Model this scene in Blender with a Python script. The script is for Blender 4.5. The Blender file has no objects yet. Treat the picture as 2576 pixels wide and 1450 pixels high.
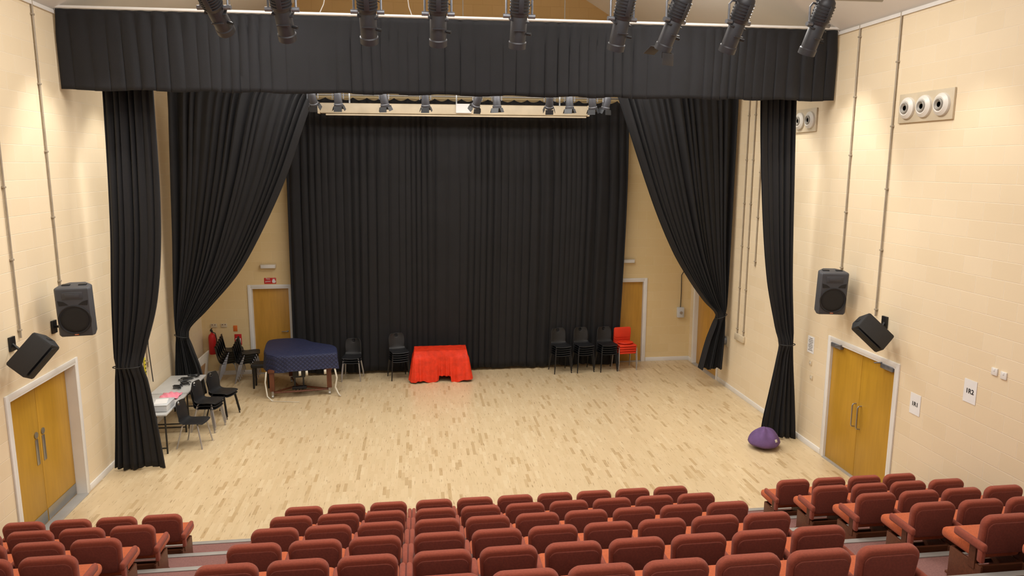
import bpy, bmesh, math, random
from mathutils import Matrix, Vector, Euler
random.seed(7)
XL,XR,YB,EAVE=-5.05,6.85,17.45,7.08
XC=(XL+XR)/2; SL=.575; APEX=EAVE+(XR-XC)*SL
COL=bpy.context.scene.collection
bpy.context.scene.view_settings.view_transform='Standard'

# ------------------------------------------------------------ materials
def lin(c):
    return tuple([(v/255/12.92 if v/255<=.04045 else ((v/255+.055)/1.055)**2.4) for v in c])+(1,)
MATS={}
def mat(name,col,rough=.6,metal=0,bump=0,bscale=60,var=0,vscale=4,sheen=0,emit=0,stretch=None):
    if name in MATS: return MATS[name]
    m=bpy.data.materials.new(name);m.use_nodes=True;nt=m.node_tree;N=nt.nodes;L=nt.links
    b=N['Principled BSDF'];b.inputs['Roughness'].default_value=rough;b.inputs['Metallic'].default_value=metal
    c=lin(col);b.inputs['Base Color'].default_value=c
    if sheen:
        b.inputs['Sheen Weight'].default_value=sheen
    if emit:
        b.inputs['Emission Color'].default_value=c;b.inputs['Emission Strength'].default_value=emit
    tc=N.new('ShaderNodeTexCoord')
    src=tc.outputs['Object']
    if stretch:
        mp=N.new('ShaderNodeMapping');mp.inputs['Scale'].default_value=stretch
        L.new(src,mp.inputs['Vector']);src=mp.outputs['Vector']
    if var:
        n=N.new('ShaderNodeTexNoise');n.inputs['Scale'].default_value=vscale;n.inputs['Detail'].default_value=4
        L.new(src,n.inputs['Vector'])
        r=N.new('ShaderNodeValToRGB');r.color_ramp.elements[0].position=.3;r.color_ramp.elements[1].position=.7
        r.color_ramp.elements[0].color=tuple(v*(1-var) for v in c[:3])+(1,)
        r.color_ramp.elements[1].color=tuple(min(1,v*(1+var)) for v in c[:3])+(1,)
        L.new(n.outputs['Fac'],r.inputs['Fac']);L.new(r.outputs['Color'],b.inputs['Base Color'])
    if bump:
        n=N.new('ShaderNodeTexNoise');n.inputs['Scale'].default_value=bscale;n.inputs['Detail'].default_value=3
        L.new(src,n.inputs['Vector'])
        bp=N.new('ShaderNodeBump');bp.inputs['Strength'].default_value=bump;bp.inputs['Distance'].default_value=.01
        L.new(n.outputs['Fac'],bp.inputs['Height']);L.new(bp.outputs['Normal'],b.inputs['Normal'])
    MATS[name]=m;return m

def pos_vec(nt,a,b_):
    N,L=nt.nodes,nt.links
    g=N.new('ShaderNodeNewGeometry');s=N.new('ShaderNodeSeparateXYZ');c=N.new('ShaderNodeCombineXYZ')
    L.new(g.outputs['Position'],s.inputs[0]);L.new(s.outputs[a],c.inputs['X']);L.new(s.outputs[b_],c.inputs['Y'])
    return c.outputs[0]

def wallmat(name,axis,c1,c2,cm):
    m=bpy.data.materials.new(name);m.use_nodes=True;nt=m.node_tree;N,L=nt.nodes,nt.links
    b=N['Principled BSDF'];b.inputs['Roughness'].default_value=.55
    v=pos_vec(nt,axis,'Z')
    t=N.new('ShaderNodeTexBrick');t.inputs['Scale'].default_value=1
    t.inputs['Brick Width'].default_value=.45;t.inputs['Row Height'].default_value=.225
    t.inputs['Mortar Size'].default_value=.005;t.inputs['Mortar Smooth'].default_value=.6
    t.inputs['Color1'].default_value=lin(c1);t.inputs['Color2'].default_value=lin(c2);t.inputs['Mortar'].default_value=lin(cm)
    L.new(v,t.inputs['Vector']);L.new(t.outputs['Color'],b.inputs['Base Color'])
    n=N.new('ShaderNodeTexNoise');n.inputs['Scale'].default_value=40;L.new(v,n.inputs['Vector'])
    mth=N.new('ShaderNodeMath');mth.operation='MULTIPLY_ADD';mth.inputs[1].default_value=-1.0;mth.inputs[2].default_value=1
    L.new(t.outputs['Fac'],mth.inputs[0])
    ad=N.new('ShaderNodeMath');ad.operation='MULTIPLY_ADD';ad.inputs[1].default_value=.12
    L.new(n.outputs['Fac'],ad.inputs[0]);L.new(mth.outputs[0],ad.inputs[2])
    bp=N.new('ShaderNodeBump');bp.inputs['Strength'].default_value=.45;bp.inputs['Distance'].default_value=.005
    L.new(ad.outputs[0],bp.inputs['Height']);L.new(bp.outputs['Normal'],b.inputs['Normal'])
    return m
M_side=wallmat('painted_block_side','Y',(233,216,186),(229,211,179),(238,224,200))
M_back=wallmat('painted_block_back','X',(229,206,158),(226,202,152),(234,214,172))
M_gable=wallmat('painted_block_gable_shaded','X',(206,172,116),(202,168,110),(192,156,100))  # upper back wall; its weaker light is put into a darker tan

def floormat():
    m=bpy.data.materials.new('maple_strip_floor');m.use_nodes=True;nt=m.node_tree;N,L=nt.nodes,nt.links
    b=N['Principled BSDF'];b.inputs['Roughness'].default_value=.36
    v=pos_vec(nt,'Y','X')
    def brick(bw,rh,off):
        t=N.new('ShaderNodeTexBrick');t.inputs['Scale'].default_value=1;t.inputs['Brick Width'].default_value=bw
        t.inputs['Row Height'].default_value=rh;t.inputs['Mortar Size'].default_value=.001;t.offset=off
        t.inputs['Color1'].default_value=(0,0,0,1);t.inputs['Color2'].default_value=(1,1,1,1)
        t.inputs['Mortar'].default_value=(.15,.15,.15,1)
        L.new(v,t.inputs['Vector']);return t
    t=brick(.30,.055,.37)
    r=N.new('ShaderNodeValToRGB');e=r.color_ramp.elements
    e[0].position=0;e[0].color=lin((188,164,126));e[1].position=1;e[1].color=lin((216,196,160))
    for p,c in ((.04,(190,164,124)),(.09,(206,184,146)),(.5,(212,190,153)),(.75,(206,183,145))):
        x=e.new(p);x.color=lin(c)
    L.new(t.outputs['Color'],r.inputs['Fac'])
    mp=N.new('ShaderNodeMapping');mp.inputs['Scale'].default_value=(5,45,1);L.new(v,mp.inputs['Vector'])
    n=N.new('ShaderNodeTexNoise');n.inputs['Scale'].default_value=1;n.inputs['Detail'].default_value=5;L.new(mp.outputs[0],n.inputs['Vector'])
    r2=N.new('ShaderNodeValToRGB');e=r2.color_ramp.elements;e[0].position=.28;e[0].color=(.45,.37,.3,1);e[1].position=.40;e[1].color=(1,1,1,1)
    L.new(n.outputs['Fac'],r2.inputs['Fac'])
    mx=N.new('ShaderNodeMix');mx.data_type='RGBA';mx.blend_type='MULTIPLY';mx.inputs['Factor'].default_value=.85
    L.new(r.outputs['Color'],mx.inputs[6]);L.new(r2.outputs['Color'],mx.inputs[7])
    L.new(mx.outputs[2],b.inputs['Base Color'])
    return m
M_floor=floormat()

def quiltmat():
    m=bpy.data.materials.new('navy_quilted_cover');m.use_nodes=True;nt=m.node_tree;N,L=nt.nodes,nt.links
    b=N['Principled BSDF'];b.inputs['Roughness'].default_value=.6
    tc=N.new('ShaderNodeTexCoord');s=N.new('ShaderNodeSeparateXYZ');L.new(tc.outputs['Object'],s.inputs[0])
    def M(op,a,bb=None,k=None):
        q=N.new('ShaderNodeMath');q.operation=op;L.new(a,q.inputs[0])
        if bb is not None: L.new(bb,q.inputs[1])
        if k is not None: q.inputs[1].default_value=k
        return q.outputs[0]
    yz=M('ADD',s.outputs['Y'],s.outputs['Z'])
    p=M('ADD',s.outputs['X'],yz);q=M('SUBTRACT',s.outputs['X'],yz)
    A=M('ABSOLUTE',M('SINE',M('MULTIPLY',p,k=34)));B=M('ABSOLUTE',M('SINE',M('MULTIPLY',q,k=34)))
    h=M('POWER',M('MULTIPLY',A,B),k=.4)
    bp=N.new('ShaderNodeBump');bp.inputs['Strength'].default_value=.7;bp.inputs['Distance'].default_value=.015
    L.new(h,bp.inputs['Height']);L.new(bp.outputs['Normal'],b.inputs['Normal'])
    r=N.new('ShaderNodeValToRGB');r.color_ramp.elements[0].color=lin((18,22,42));r.color_ramp.elements[1].color=lin((34,42,78));r.color_ramp.elements[1].position=.6
    L.new(h,r.inputs['Fac']);L.new(r.outputs['Color'],b.inputs['Base Color'])
    return m
M_quilt=quiltmat()
M_black=mat('black_wool_serge',(12,12,17),.8,bump=.3,bscale=180,var=.25,vscale=3,sheen=.04)
M_white=mat('white_gloss_paint',(228,226,222),.35,var=.03)
M_ceil=mat('white_ceiling_board',(224,220,214),.7,var=.03,vscale=1)
M_door=mat('golden_oak_veneer',(184,140,42),.4,var=.07,vscale=3,stretch=(6,6,.7))
M_door2=mat('oak_veneer_stage',(194,146,62),.4,var=.08,vscale=3,stretch=(6,6,.7))
M_steel=mat('brushed_steel',(170,170,168),.35,metal=.9,var=.05)
M_chrome=mat('silver_painted_tube',(176,176,180),.3,metal=.7,var=.04)
M_plas=mat('black_moulded_plastic',(24,25,28),.5,bump=.1,bscale=300,var=.1)
M_tubeb=mat('black_painted_tube',(22,22,24),.4,var=.1)
M_redf=mat('orange_red_upholstery',(222,58,26),.8,bump=.2,bscale=200,var=.08)
M_redc=mat('orange_red_satin_cloth',(226,54,22),.5,bump=.5,bscale=25,var=.14,vscale=9)
M_seat=mat('terracotta_fabric',(148,70,50),.95,bump=.4,bscale=350,var=.12,vscale=60,sheen=.1)  # same fabric as the cushions; shade on the backs put into the colour
M_seatb=mat('terracotta_back_fabric',(122,56,42),.95,bump=.4,bscale=350,var=.14,vscale=60,sheen=.05)
M_cush=mat('toplit_cushion_fabric',(188,92,50),.95,bump=.4,bscale=350,var=.12,vscale=60,sheen=.1)  # seat fabric again, overhead light put into the brighter orange
M_ply=mat('dark_varnished_plywood',(98,56,36),.5,var=.2,vscale=6,stretch=(1,8,8))
M_carp=mat('dusky_red_carpet',(146,104,98),.95,bump=.6,bscale=400,var=.15,vscale=90)
M_nose=mat('ribbed_aluminium_nosing',(180,178,174),.45,metal=.4,var=.06)
M_spk=mat('charcoal_speaker_cabinet',(66,68,74),.6,bump=.2,bscale=220,var=.08)
M_wdg=mat('black_monitor_cabinet',(30,31,34),.6,bump=.2,bscale=220,var=.1)
M_grl=mat('black_speaker_grille',(20,20,22),.6,bump=.5,bscale=400,var=.2,vscale=200)
M_lamp=mat('dark_grey_lamp_housing',(60,60,64),.45,metal=.3,var=.12,vscale=12)
M_lampm=mat('worn_grey_metal',(128,130,136),.4,metal=.6,var=.15,vscale=14)
M_glass=mat('dark_lens_glass',(20,24,34),.05,var=.05)
M_cream=mat('cream_conduit_paint',(206,192,166),.5,var=.08)
M_cond=mat('grey_conduit',(160,148,130),.45,var=.12,vscale=7)
M_wood=mat('walnut_piano_leg',(96,52,30),.4,var=.25,vscale=5,stretch=(8,8,1))
M_beige=mat('beige_strap',(206,200,184),.8,var=.06)
M_purple=mat('purple_beanbag_cloth',(100,74,120),.85,bump=.4,bscale=30,var=.14,vscale=8)
M_table=mat('grey_laminate',(186,186,184),.4,var=.05)
M_pink=mat('pink_plastic_sheet',(236,140,160),.5,var=.06)
M_clear=mat('frosted_plastic_box',(206,210,214),.25,var=.05)
M_red=mat('signal_red',(196,34,34),.4,var=.05)
M_paper=mat('white_paper',(232,232,232),.7,var=.02)
M_ink=mat('black_ink',(24,24,26),.7,var=.02)
M_orb=mat('orange_badge',(220,110,40),.5,var=.05)
M_vent=mat('white_vent_plastic',(226,222,214),.4,var=.02)
M_ventg=mat('grey_vent_core',(150,146,138),.5,var=.04)
M_yel=mat('yellow_label',(206,194,60),.6,var=.05)
M_boardw=mat('white_display_board',(220,214,204),.5,var=.04)
M_boardb=mat('brown_hardboard',(150,116,80),.7,var=.1)

# ------------------------------------------------------------ mesh pieces
def R3(r): return Euler(r).to_matrix().to_4x4()
def bx(c,s,bev=0,rot=(0,0,0),seg=2):
    bm=bmesh.new();bmesh.ops.create_cube(bm,size=1)
    bmesh.ops.scale(bm,vec=s,verts=bm.verts)
    if bev: bmesh.ops.bevel(bm,geom=bm.edges[:],offset=bev,segments=seg,affect='EDGES',profile=.5)
    bmesh.ops.transform(bm,matrix=Matrix.Translation(c)@R3(rot),verts=bm.verts);return bm
def cyl(p1,p2,r1,r2=None,seg=14,bev=0):
    p1,p2=Vector(p1),Vector(p2);d=p2-p1;bm=bmesh.new()
    bmesh.ops.create_cone(bm,cap_ends=True,segments=seg,radius1=r1,radius2=r1 if r2 is None else r2,depth=d.length)
    q=d.to_track_quat('Z','Y').to_matrix().to_4x4()
    if bev:
        es=[e for e in bm.edges if any(len(f.verts)>4 for f in e.link_faces)]
        bmesh.ops.bevel(bm,geom=es,offset=bev,segments=2,affect='EDGES',profile=.5)
    bmesh.ops.transform(bm,matrix=Matrix.Translation((p1+p2)/2)@q,verts=bm.verts);return bm
def tube(pts,r,seg=8,closed=False):
    pts=[Vector(p) for p in pts];bm=bmesh.new();rings=[];n=len(pts);up=None
    for i,p in enumerate(pts):
        if closed: t=(pts[(i+1)%n]-pts[i-1]).normalized()
        else: t=(pts[min(i+1,n-1)]-pts[max(i-1,0)]).normalized()
        if up is None:
            up=Vector((0,0,1)) if abs(t.z)<.9 else Vector((1,0,0))
        a=t.cross(up).normalized();b=a.cross(t).normalized();up=b
        rings.append([bm.verts.new(p+a*r*math.cos(k*2*math.pi/seg)+b*r*math.sin(k*2*math.pi/seg)) for k in range(seg)])
    for i in range(n if closed else n-1):
        A,B=rings[i],rings[(i+1)%n]
        for k in range(seg): bm.faces.new((A[k],A[(k+1)%seg],B[(k+1)%seg],B[k]))
    if not closed:
        bm.faces.new(rings[0][::-1]);bm.faces.new(rings[-1])
    bmesh.ops.recalc_face_normals(bm,faces=bm.faces);return bm
def sph(c,s,seg=16,rot=(0,0,0)):
    bm=bmesh.new();bmesh.ops.create_uvsphere(bm,u_segments=seg,v_segments=seg//2+2,radius=1)
    bmesh.ops.transform(bm,matrix=Matrix.Translation(c)@R3(rot)@Matrix.Diagonal((s[0],s[1],s[2],1)),verts=bm.verts);return bm
def prism(out,z0,z1,bev=0,M=None,seg=2):
    bm=bmesh.new();a=[bm.verts.new((x,y,z0)) for x,y in out];b=[bm.verts.new((x,y,z1)) for x,y in out];n=len(out)
    bm.faces.new(a[::-1]);bm.faces.new(b)
    for i in range(n): bm.faces.new((a[i],a[(i+1)%n],b[(i+1)%n],b[i]))
    bmesh.ops.recalc_face_normals(bm,faces=bm.faces)
    if bev:
        es=[e for e in bm.edges if abs(e.verts[0].co.z-e.verts[1].co.z)<1e-6]
        bmesh.ops.bevel(bm,geom=es,offset=bev,segments=seg,affect='EDGES',profile=.5)
    if M: bmesh.ops.transform(bm,matrix=M,verts=bm.verts)
    return bm
def lathe(prof,c=(0,0,0),seg=24,rot=(0,0,0)):
    bm=bmesh.new();rings=[]
    for r,z in prof:
        rings.append([bm.verts.new((max(r,1e-4)*math.cos(k*2*math.pi/seg),max(r,1e-4)*math.sin(k*2*math.pi/seg),z)) for k in range(seg)])
    for A,B in zip(rings,rings[1:]):
        for k in range(seg): bm.faces.new((A[k],A[(k+1)%seg],B[(k+1)%seg],B[k]))
    bm.faces.new(rings[0][::-1]);bm.faces.new(rings[-1])
    bmesh.ops.recalc_face_normals(bm,faces=bm.faces)
    bmesh.ops.transform(bm,matrix=Matrix.Translation(c)@R3(rot),verts=bm.verts);return bm
def gridm(P):
    bm=bmesh.new();V=[[bm.verts.new(p) for p in row] for row in P]
    for i in range(len(V)-1):
        for j in range(len(V[0])-1): bm.faces.new((V[i][j],V[i][j+1],V[i+1][j+1],V[i+1][j]))
    return bm
def rrect(w,z0,z1,rt,rb,n=6,taper=0):
    o=[]
    for cx,cz,r,a0 in ((w/2-rt,z1-rt,rt,0),(-w/2+rt,z1-rt,rt,90),(-w/2+rb+taper,z0+rb,rb,180),(w/2-rb-taper,z0+rb,rb,270)):
        for i in range(n+1):
            a=math.radians(a0+90*i/n);o.append((cx+r*math.cos(a),cz+r*math.sin(a)))
    return o
XZ=Matrix.Rotation(math.radians(90),4,'X')   # (x,y,z)->(x,-z,y)
def obj(name,pieces,m,parent=None,loc=(0,0,0),rot=(0,0,0),ang=35,label=None):
    if not isinstance(pieces,list): pieces=[pieces]
    bm=bmesh.new();tmp=bpy.data.meshes.new('t')
    for p in pieces:
        p.to_mesh(tmp);bm.from_mesh(tmp);p.free()
    bpy.data.meshes.remove(tmp)
    me=bpy.data.meshes.new(name);bm.to_mesh(me);bm.free()
    me.polygons.foreach_set('use_smooth',[True]*len(me.polygons))
    me.set_sharp_from_angle(angle=math.radians(ang))
    me.materials.append(m)
    o=bpy.data.objects.new(name,me);COL.objects.link(o);o.location=loc;o.rotation_euler=rot
    if parent: o.parent=parent
    if label: o['label']=label
    return o
def root(name,label,cat,loc=(0,0,0),rot=(0,0,0),group=None,kind=None):
    o=bpy.data.objects.new(name,None);o.empty_display_size=.1;COL.objects.link(o);o.location=loc;o.rotation_euler=rot
    if kind: o['kind']=kind
    if label: o['label']=label
    if cat: o['category']=cat
    if group: o['group']=group
    return o
def tag(o,label,cat,group=None,kind=None):
    if label:o['label']=label
    if cat:o['category']=cat
    if group:o['group']=group
    if kind:o['kind']=kind
    return o
def dup(src,loc,rot=None,label=None,skip=()):
    n=src.copy();COL.objects.link(n);n.location=loc
    if rot is not None:n.rotation_euler=rot
    if label:n['label']=label
    def rec(a,b):
        for c in a.children:
            if c.get('tagskip') in skip and c.get('tagskip'): continue
            k=c.copy();COL.objects.link(k);k.parent=b;rec(c,k)
    rec(src,n);return n
def textmesh(s,size,ext=.001,align='CENTER',bold=0):
    cu=bpy.data.curves.new('txt','FONT');cu.body=s;cu.size=size;cu.extrude=ext;cu.align_x=align;cu.align_y='CENTER';cu.offset=bold
    t=bpy.data.objects.new('txt',cu);COL.objects.link(t)
    bpy.context.view_layer.update()
    me=bpy.data.meshes.new_from_object(t.evaluated_get(bpy.context.evaluated_depsgraph_get()))
    bpy.data.objects.remove(t);return me
def textobj(name,s,size,m,parent,loc,rot,bold=.0):
    me=textmesh(s,size,bold=bold);me.materials.clear();me.materials.append(m)
    o=bpy.data.objects.new(name,me);COL.objects.link(o);o.parent=parent;o.location=loc;o.rotation_euler=rot;return o

# ------------------------------------------------------------ structure
S='structure'
T=.3
def wallpieces(kind,face,sgn,a0,a1,ops,top):
    P=[]
    def add(x0,x1,z0,z1):
        if kind=='x': P.append(bx((face+sgn*T/2,(x0+x1)/2,(z0+z1)/2),(T,x1-x0,z1-z0)))
        else: P.append(bx(((x0+x1)/2,face+T/2,(z0+z1)/2),(x1-x0,T,z1-z0)))
    cur=a0
    for o0,o1,h in sorted(ops):
        add(cur,o0,0,top);add(o0,o1,h,top);cur=o1
    add(cur,a1,0,top);return P
D1=(9.33,11.12,2.05);D2=(9.40,11.10,2.05);D5=(15.65,17.15,2.03)
D3=(-3.90,-3.02,2.08);D4=(4.78,5.62,2.08)
tag(obj('wall_left',wallpieces('x',XL,-1,-2,YB+T,[D1],EAVE),M_side),None,None,kind=S)
tag(obj('wall_right',wallpieces('x',XR,1,-2,YB+T,[D2,D5],EAVE),M_side),None,None,kind=S)
tag(obj('wall_back',wallpieces('y',YB,1,XL,XR,[D3,D4],EAVE),M_back),None,None,kind=S)
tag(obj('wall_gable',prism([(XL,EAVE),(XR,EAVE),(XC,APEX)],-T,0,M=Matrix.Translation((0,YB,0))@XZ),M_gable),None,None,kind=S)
tag(obj('floor',bx(((XL+XR)/2,(YB-2)/2,-.1),(XR-XL+.8,YB+2.6,.2)),M_floor),None,None,kind=S)
ce=[]
for x0 in (XL-.3,XR+.3):
    z0=EAVE-.3*SL
    out=[(x0,z0),(XC,APEX),(XC,APEX+.15),(x0,z0+.15)]
    ce.append(prism(out,-YB-.3,2,M=XZ))
tag(obj('ceiling',ce,M_ceil),None,None,kind=S)
# baseboards
tag(obj('baseboard_right',[bx((XR-.01,(a+b)/2,.05),(.02,b-a,.1),.003) for a,b in ((-1,D2[0]-.08),(D2[1]+.08,D5[0]-.08),(D5[1]+.08,YB))],M_white),None,None,kind=S)
tag(obj('baseboard_left',[bx((XL+.01,(a+b)/2,.05),(.02,b-a,.1),.003) for a,b in ((-1,D1[0]-.08),(D1[1]+.08,YB))],M_white),None,None,kind=S)
tag(obj('baseboard_back',[bx(((a+b)/2,YB-.01,.05),(b-a,.02,.1),.003) for a,b in ((XL,D3[0]-.08),(D3[1]+.08,D4[0]-.08),(D4[1]+.08,XR))],M_white),None,None,kind=S)
tag(obj('trim_1',[bx((s*(0),0,0),(.03,YB+1,.05)) for s in (1,)],M_white,loc=(XR-.015,YB/2-.5,EAVE-.03)),None,None,kind=S)
tag(obj('trim_2',bx((0,0,0),(.03,YB+1,.05)),M_white,loc=(XL+.015,YB/2-.5,EAVE-.03)),None,None,kind=S)

def door(name,w,h,mleaf,recess,double,handles,loc,rotz,closer=False,plates=False):
    """local: x along wall, -y into the room"""
    r=root(name,None,None,loc,(0,0,rotz),kind=S)
    fr=[bx((-w/2-.035,-.012,(h+.07)/2),(.07,.024,h+.07),.004),bx((w/2+.035,-.012,(h+.07)/2),(.07,.024,h+.07),.004),bx((0,-.012,h+.035),(w,.024,.07),.004),
        bx((-w/2+.012,recess/2,h/2),(.024,recess+.04,h)),bx((w/2-.012,recess/2,h/2),(.024,recess+.04,h)),bx((0,recess/2,h-.012),(w-.048,recess+.04,.024))]
    obj('door_frame',fr,M_white,r)
    n=2 if double else 1;lw=(w-.056)/n
    for i in range(n):
        cx=-w/2+.028+lw*(i+.5)
        lf=obj('door_leaf',bx((0,0,0),(lw-.006,.044,h-.04),.003),mleaf,r,loc=(cx,recess+.022,(h-.03)/2+.005))
        ed=(1 if i==0 else -1) if double else 1
        if plates:
            obj('push_plate',[bx((ed*(lw/2-.09),-.026,.05),(.075,.004,.36),.001),cyl((ed*(lw/2-.09),-.027,.29),(ed*(lw/2-.09),-.034,.29),.045,seg=20)],M_steel,lf)
            obj('kick_plate',bx((0,-.026,-h/2+.12),(lw-.03,.003,.17),.001),M_steel,lf)
        if handles=='D':
            x=ed*(lw/2-.07)
            obj('door_handle',tube([(x,-.02,-.19),(x,-.07,-.185),(x,-.085,-.16),(x,-.085,0),(x,-.085,.16),(x,-.07,.185),(x,-.02,.19)],.011),M_steel,lf)
        if handles=='lever':
            x=-ed*(lw/2-.07)*(-1)
            obj('door_handle',[cyl((x,-.02,-.02),(x,-.06,-.02),.012),tube([(x,-.06,-.02),(x-.05,-.062,-.02),(x-.13,-.055,-.02)],.01),cyl((x,-.02,-.02),(x,-.03,-.02),.026,seg=18)],M_steel,lf)
        if closer:
            obj('door_closer',[bx((-ed*(lw/2-.16),-.05,h/2-.04),(.28,.07,.07),.01),bx((-ed*(lw/2-.30),-.11,h/2+.0),(.03,.14,.012),.002)],M_lampm,lf)
    obj('threshold',bx((0,recess/2+.03,.006),(w-.05,recess+.14,.012),.002),M_nose,r)
    return r
R90=math.pi/2
door('door_1',D1[1]-D1[0],D1[2],M_door,.13,True,None,(XL,(D1[0]+D1[1])/2,0),R90,plates=True)
door('door_2',D2[1]-D2[0],D2[2],M_door,.02,True,'D',(XR,(D2[0]+D2[1])/2,0),-R90,closer=True)
door('door_3',D3[1]-D3[0],D3[2],M_door2,.05,False,'lever',((D3[0]+D3[1])/2,YB,0),0)
door('door_4',D4[1]-D4[0],D4[2],M_door2,.05,False,None,((D4[0]+D4[1])/2,YB,0),0)
door('door_5',D5[1]-D5[0],D5[2],M_door2,.08,True,None,(XR,(D5[0]+D5[1])/2,0),-R90)

# ------------------------------------------------------------ curtains
def interp(prof,z):
    """profile sorted top to bottom, smooth interpolation"""
    n=len(prof)
    for i in range(n-1):
        if prof[i][0]>=z>=prof[i+1][0]:
            t=(prof[i][0]-z)/(prof[i][0]-prof[i+1][0]);out=[]
            for k in range(1,len(prof[0])):
                p0=prof[max(i-1,0)];p3=prof[min(i+2,n-1)]
                d=prof[i+1][0]-prof[i][0]
                m1=(prof[i+1][k]-p0[k])/((prof[i+1][0]-p0[0]) or 1)*d
                m2=(p3[k]-prof[i][k])/((p3[0]-prof[i][0]) or 1)*d
                h=((2*t**3-3*t**2+1)*prof[i][k]+(t**3-2*t**2+t)*m1+(-2*t**3+3*t**2)*prof[i+1][k]+(t**3-t**2)*m2)
                out.append(h)
            return out
    return list(prof[-1][1:]) if z<prof[-1][0] else list(prof[0][1:])
def curtain(name,prof,y,folds,amp,rows=60,label='',sag=0,sagn=0,per=10,seed=1,hemwave=.02,tie=None,m=None):
    rnd=random.Random(seed);ph=[rnd.uniform(0,6.28) for _ in range(8)]
    zt,zb=prof[0][0],prof[-1][0];w0=prof[0][2]-prof[0][1]
    cols=folds*per;P=[]
    for j in range(rows+1):
        v=j/rows;z=zt+(zb-zt)*v;xl,xr=interp(prof,z);w=xr-xl;row=[]
        dens=min(1.6,(w0/max(w,.1))**.4)
        for i in range(cols+1):
            u=i/cols
            fu=u+.012*math.sin(9*u*3+ph[0])+.006*math.sin(41*u+ph[1])
            a=2*math.pi*folds*fu
            env=.65+.35*math.sin(a*.13+ph[2]+v*1.2)
            off=amp*dens*env*(math.sin(a+.5*math.sin(v*3+u*20))+.3*math.sin(2.3*a+ph[3])*(.4+v))
            x=xl+w*u+ (w/folds)*.18*math.sin(a*1.0+1.3)*min(1,v*3)
            if tie:
                q=math.exp(-((z-tie)/.12)**2);edge=1-(2*u-1)**2
                off=off*(1-.6*q)-(.10*edge*q)
            zz=z
            if sag: zz=z-sag*abs(math.sin(math.pi*sagn*u))**.8*max(0,1-v*12)
            zz+= -hemwave*v**20*math.sin(a*.21+ph[4]) if hemwave else 0
            row.append((x,y+off,zz))
        P.append(row)
    o=obj(name,gridm(P),m or M_black,ang=80)
    md=o.modifiers.new('thick','SOLIDIFY');md.thickness=.006;md.offset=0
    return tag(o,label,'curtain')
val=curtain('stage_valance',[(7.09,-5.0,6.79),(5.98,-4.99,6.77)],11.5,62,.018,rows=16,label='wide black valance gathered across the stage opening',per=8,hemwave=.012,seed=3)
obj('valance_batten',[cyl((XL,11.5,7.12),(XR,11.5,7.12),.022),bx((XC,11.53,7.095),(XR-XL-.05,.012,.04))],M_white,val,label='white batten with webbing ties')
c=curtain('stage_leg_curtain',[(7.0,-4.64,-3.92),(6,-4.65,-3.93),(4,-4.72,-3.98),(2.8,-4.80,-4.12),(1.9,-4.83,-4.38),(1.76,-4.82,-4.42),(1.55,-4.84,-4.36),(.8,-4.9,-4.27),(.03,-4.97,-4.2)],11.95,7,.055,label='tall black leg curtain tied near double doors',per=14,tie=1.76,seed=5)
def tieband(par,x0,x1,y,z,tilt=0):
    cx=(x0+x1)/2;w=(x1-x0)/2
    obj('tieback',tube([(cx+(w+.004)*math.cos(a),y-.03+.105*math.sin(a),z+tilt*math.cos(a)) for a in [k*2*math.pi/28 for k in range(28)]],.008,closed=True),M_plas,par,label='black cord tieback')
tieband(c,-4.82,-4.42,11.9,1.76)
c=curtain('stage_leg_curtain',[(7.0,5.75,6.38),(6,5.75,6.40),(4.5,5.86,6.46),(3,6.05,6.53),(2.1,6.27,6.60),(1.8,6.36,6.62),(1.6,6.35,6.62),(.9,6.23,6.70),(.35,6.13,6.76),(.02,6.1,6.79)],11.95,6,.055,label='tall black leg curtain tied beside purple beanbag',per=14,tie=1.8,seed=6)
tieband(c,6.36,6.62,11.9,1.8,.0)
c=curtain('draped_side_curtain',[(6.5,-4.74,-1.75),(6.2,-4.76,-2.0),(4.65,-4.80,-2.62),(3.5,-4.84,-3.18),(2.72,-4.88,-3.65),(2.0,-4.91,-4.28),(1.65,-4.91,-4.62),(1.45,-4.91,-4.66),(1.2,-4.93,-4.6),(.8,-4.97,-4.48),(.25,-4.99,-4.38)],15.2,17,.06,rows=80,label='black side curtain swept back and tied low',per=12,tie=1.5,seed=8)
tieband(c,-4.91,-4.66,15.15,1.5,-.03)
c=curtain('draped_side_curtain',[(6.5,4.1,6.76),(6.2,4.22,6.77),(4.24,4.95,6.77),(3.1,5.48,6.76),(2.4,5.93,6.75),(1.95,6.28,6.74),(1.7,6.52,6.73),(1.5,6.5,6.72),(1.1,6.36,6.72),(.45,6.2,6.70)],15.1,16,.06,rows=80,label='black side curtain swept to wall beside conduit',per=12,tie=1.65,seed=9)
tieband(c,6.50,6.73,15.05,1.65,.05)
bc=curtain('backdrop_curtain',[(6.42,-2.9,5.0),(4.1,-2.95,5.04),(.06,-2.98,4.92)],17.12,44,.04,rows=40,label='black full-width backdrop curtain at rear of stage',sag=.06,sagn=26,seed=11)
bb=cyl((XL+.02,17.12,6.47),(XR-.02,17.12,6.47),.024)
obj('curtain_batten',bb,M_steel,bc,label='steel curtain batten pole')
for y,l in ((15.15,'steel curtain track spanning above the stage'),):
    tag(obj('curtain_track',[bx((XC,y,6.56),(XR-XL,.05,.07),.005)],M_steel),l,'curtain track')
tag(obj('curtain_track',[bx((XC,11.95,7.03),(XR-XL,.05,.06),.005)],M_steel),'steel track carrying the leg curtains','curtain track')

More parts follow.
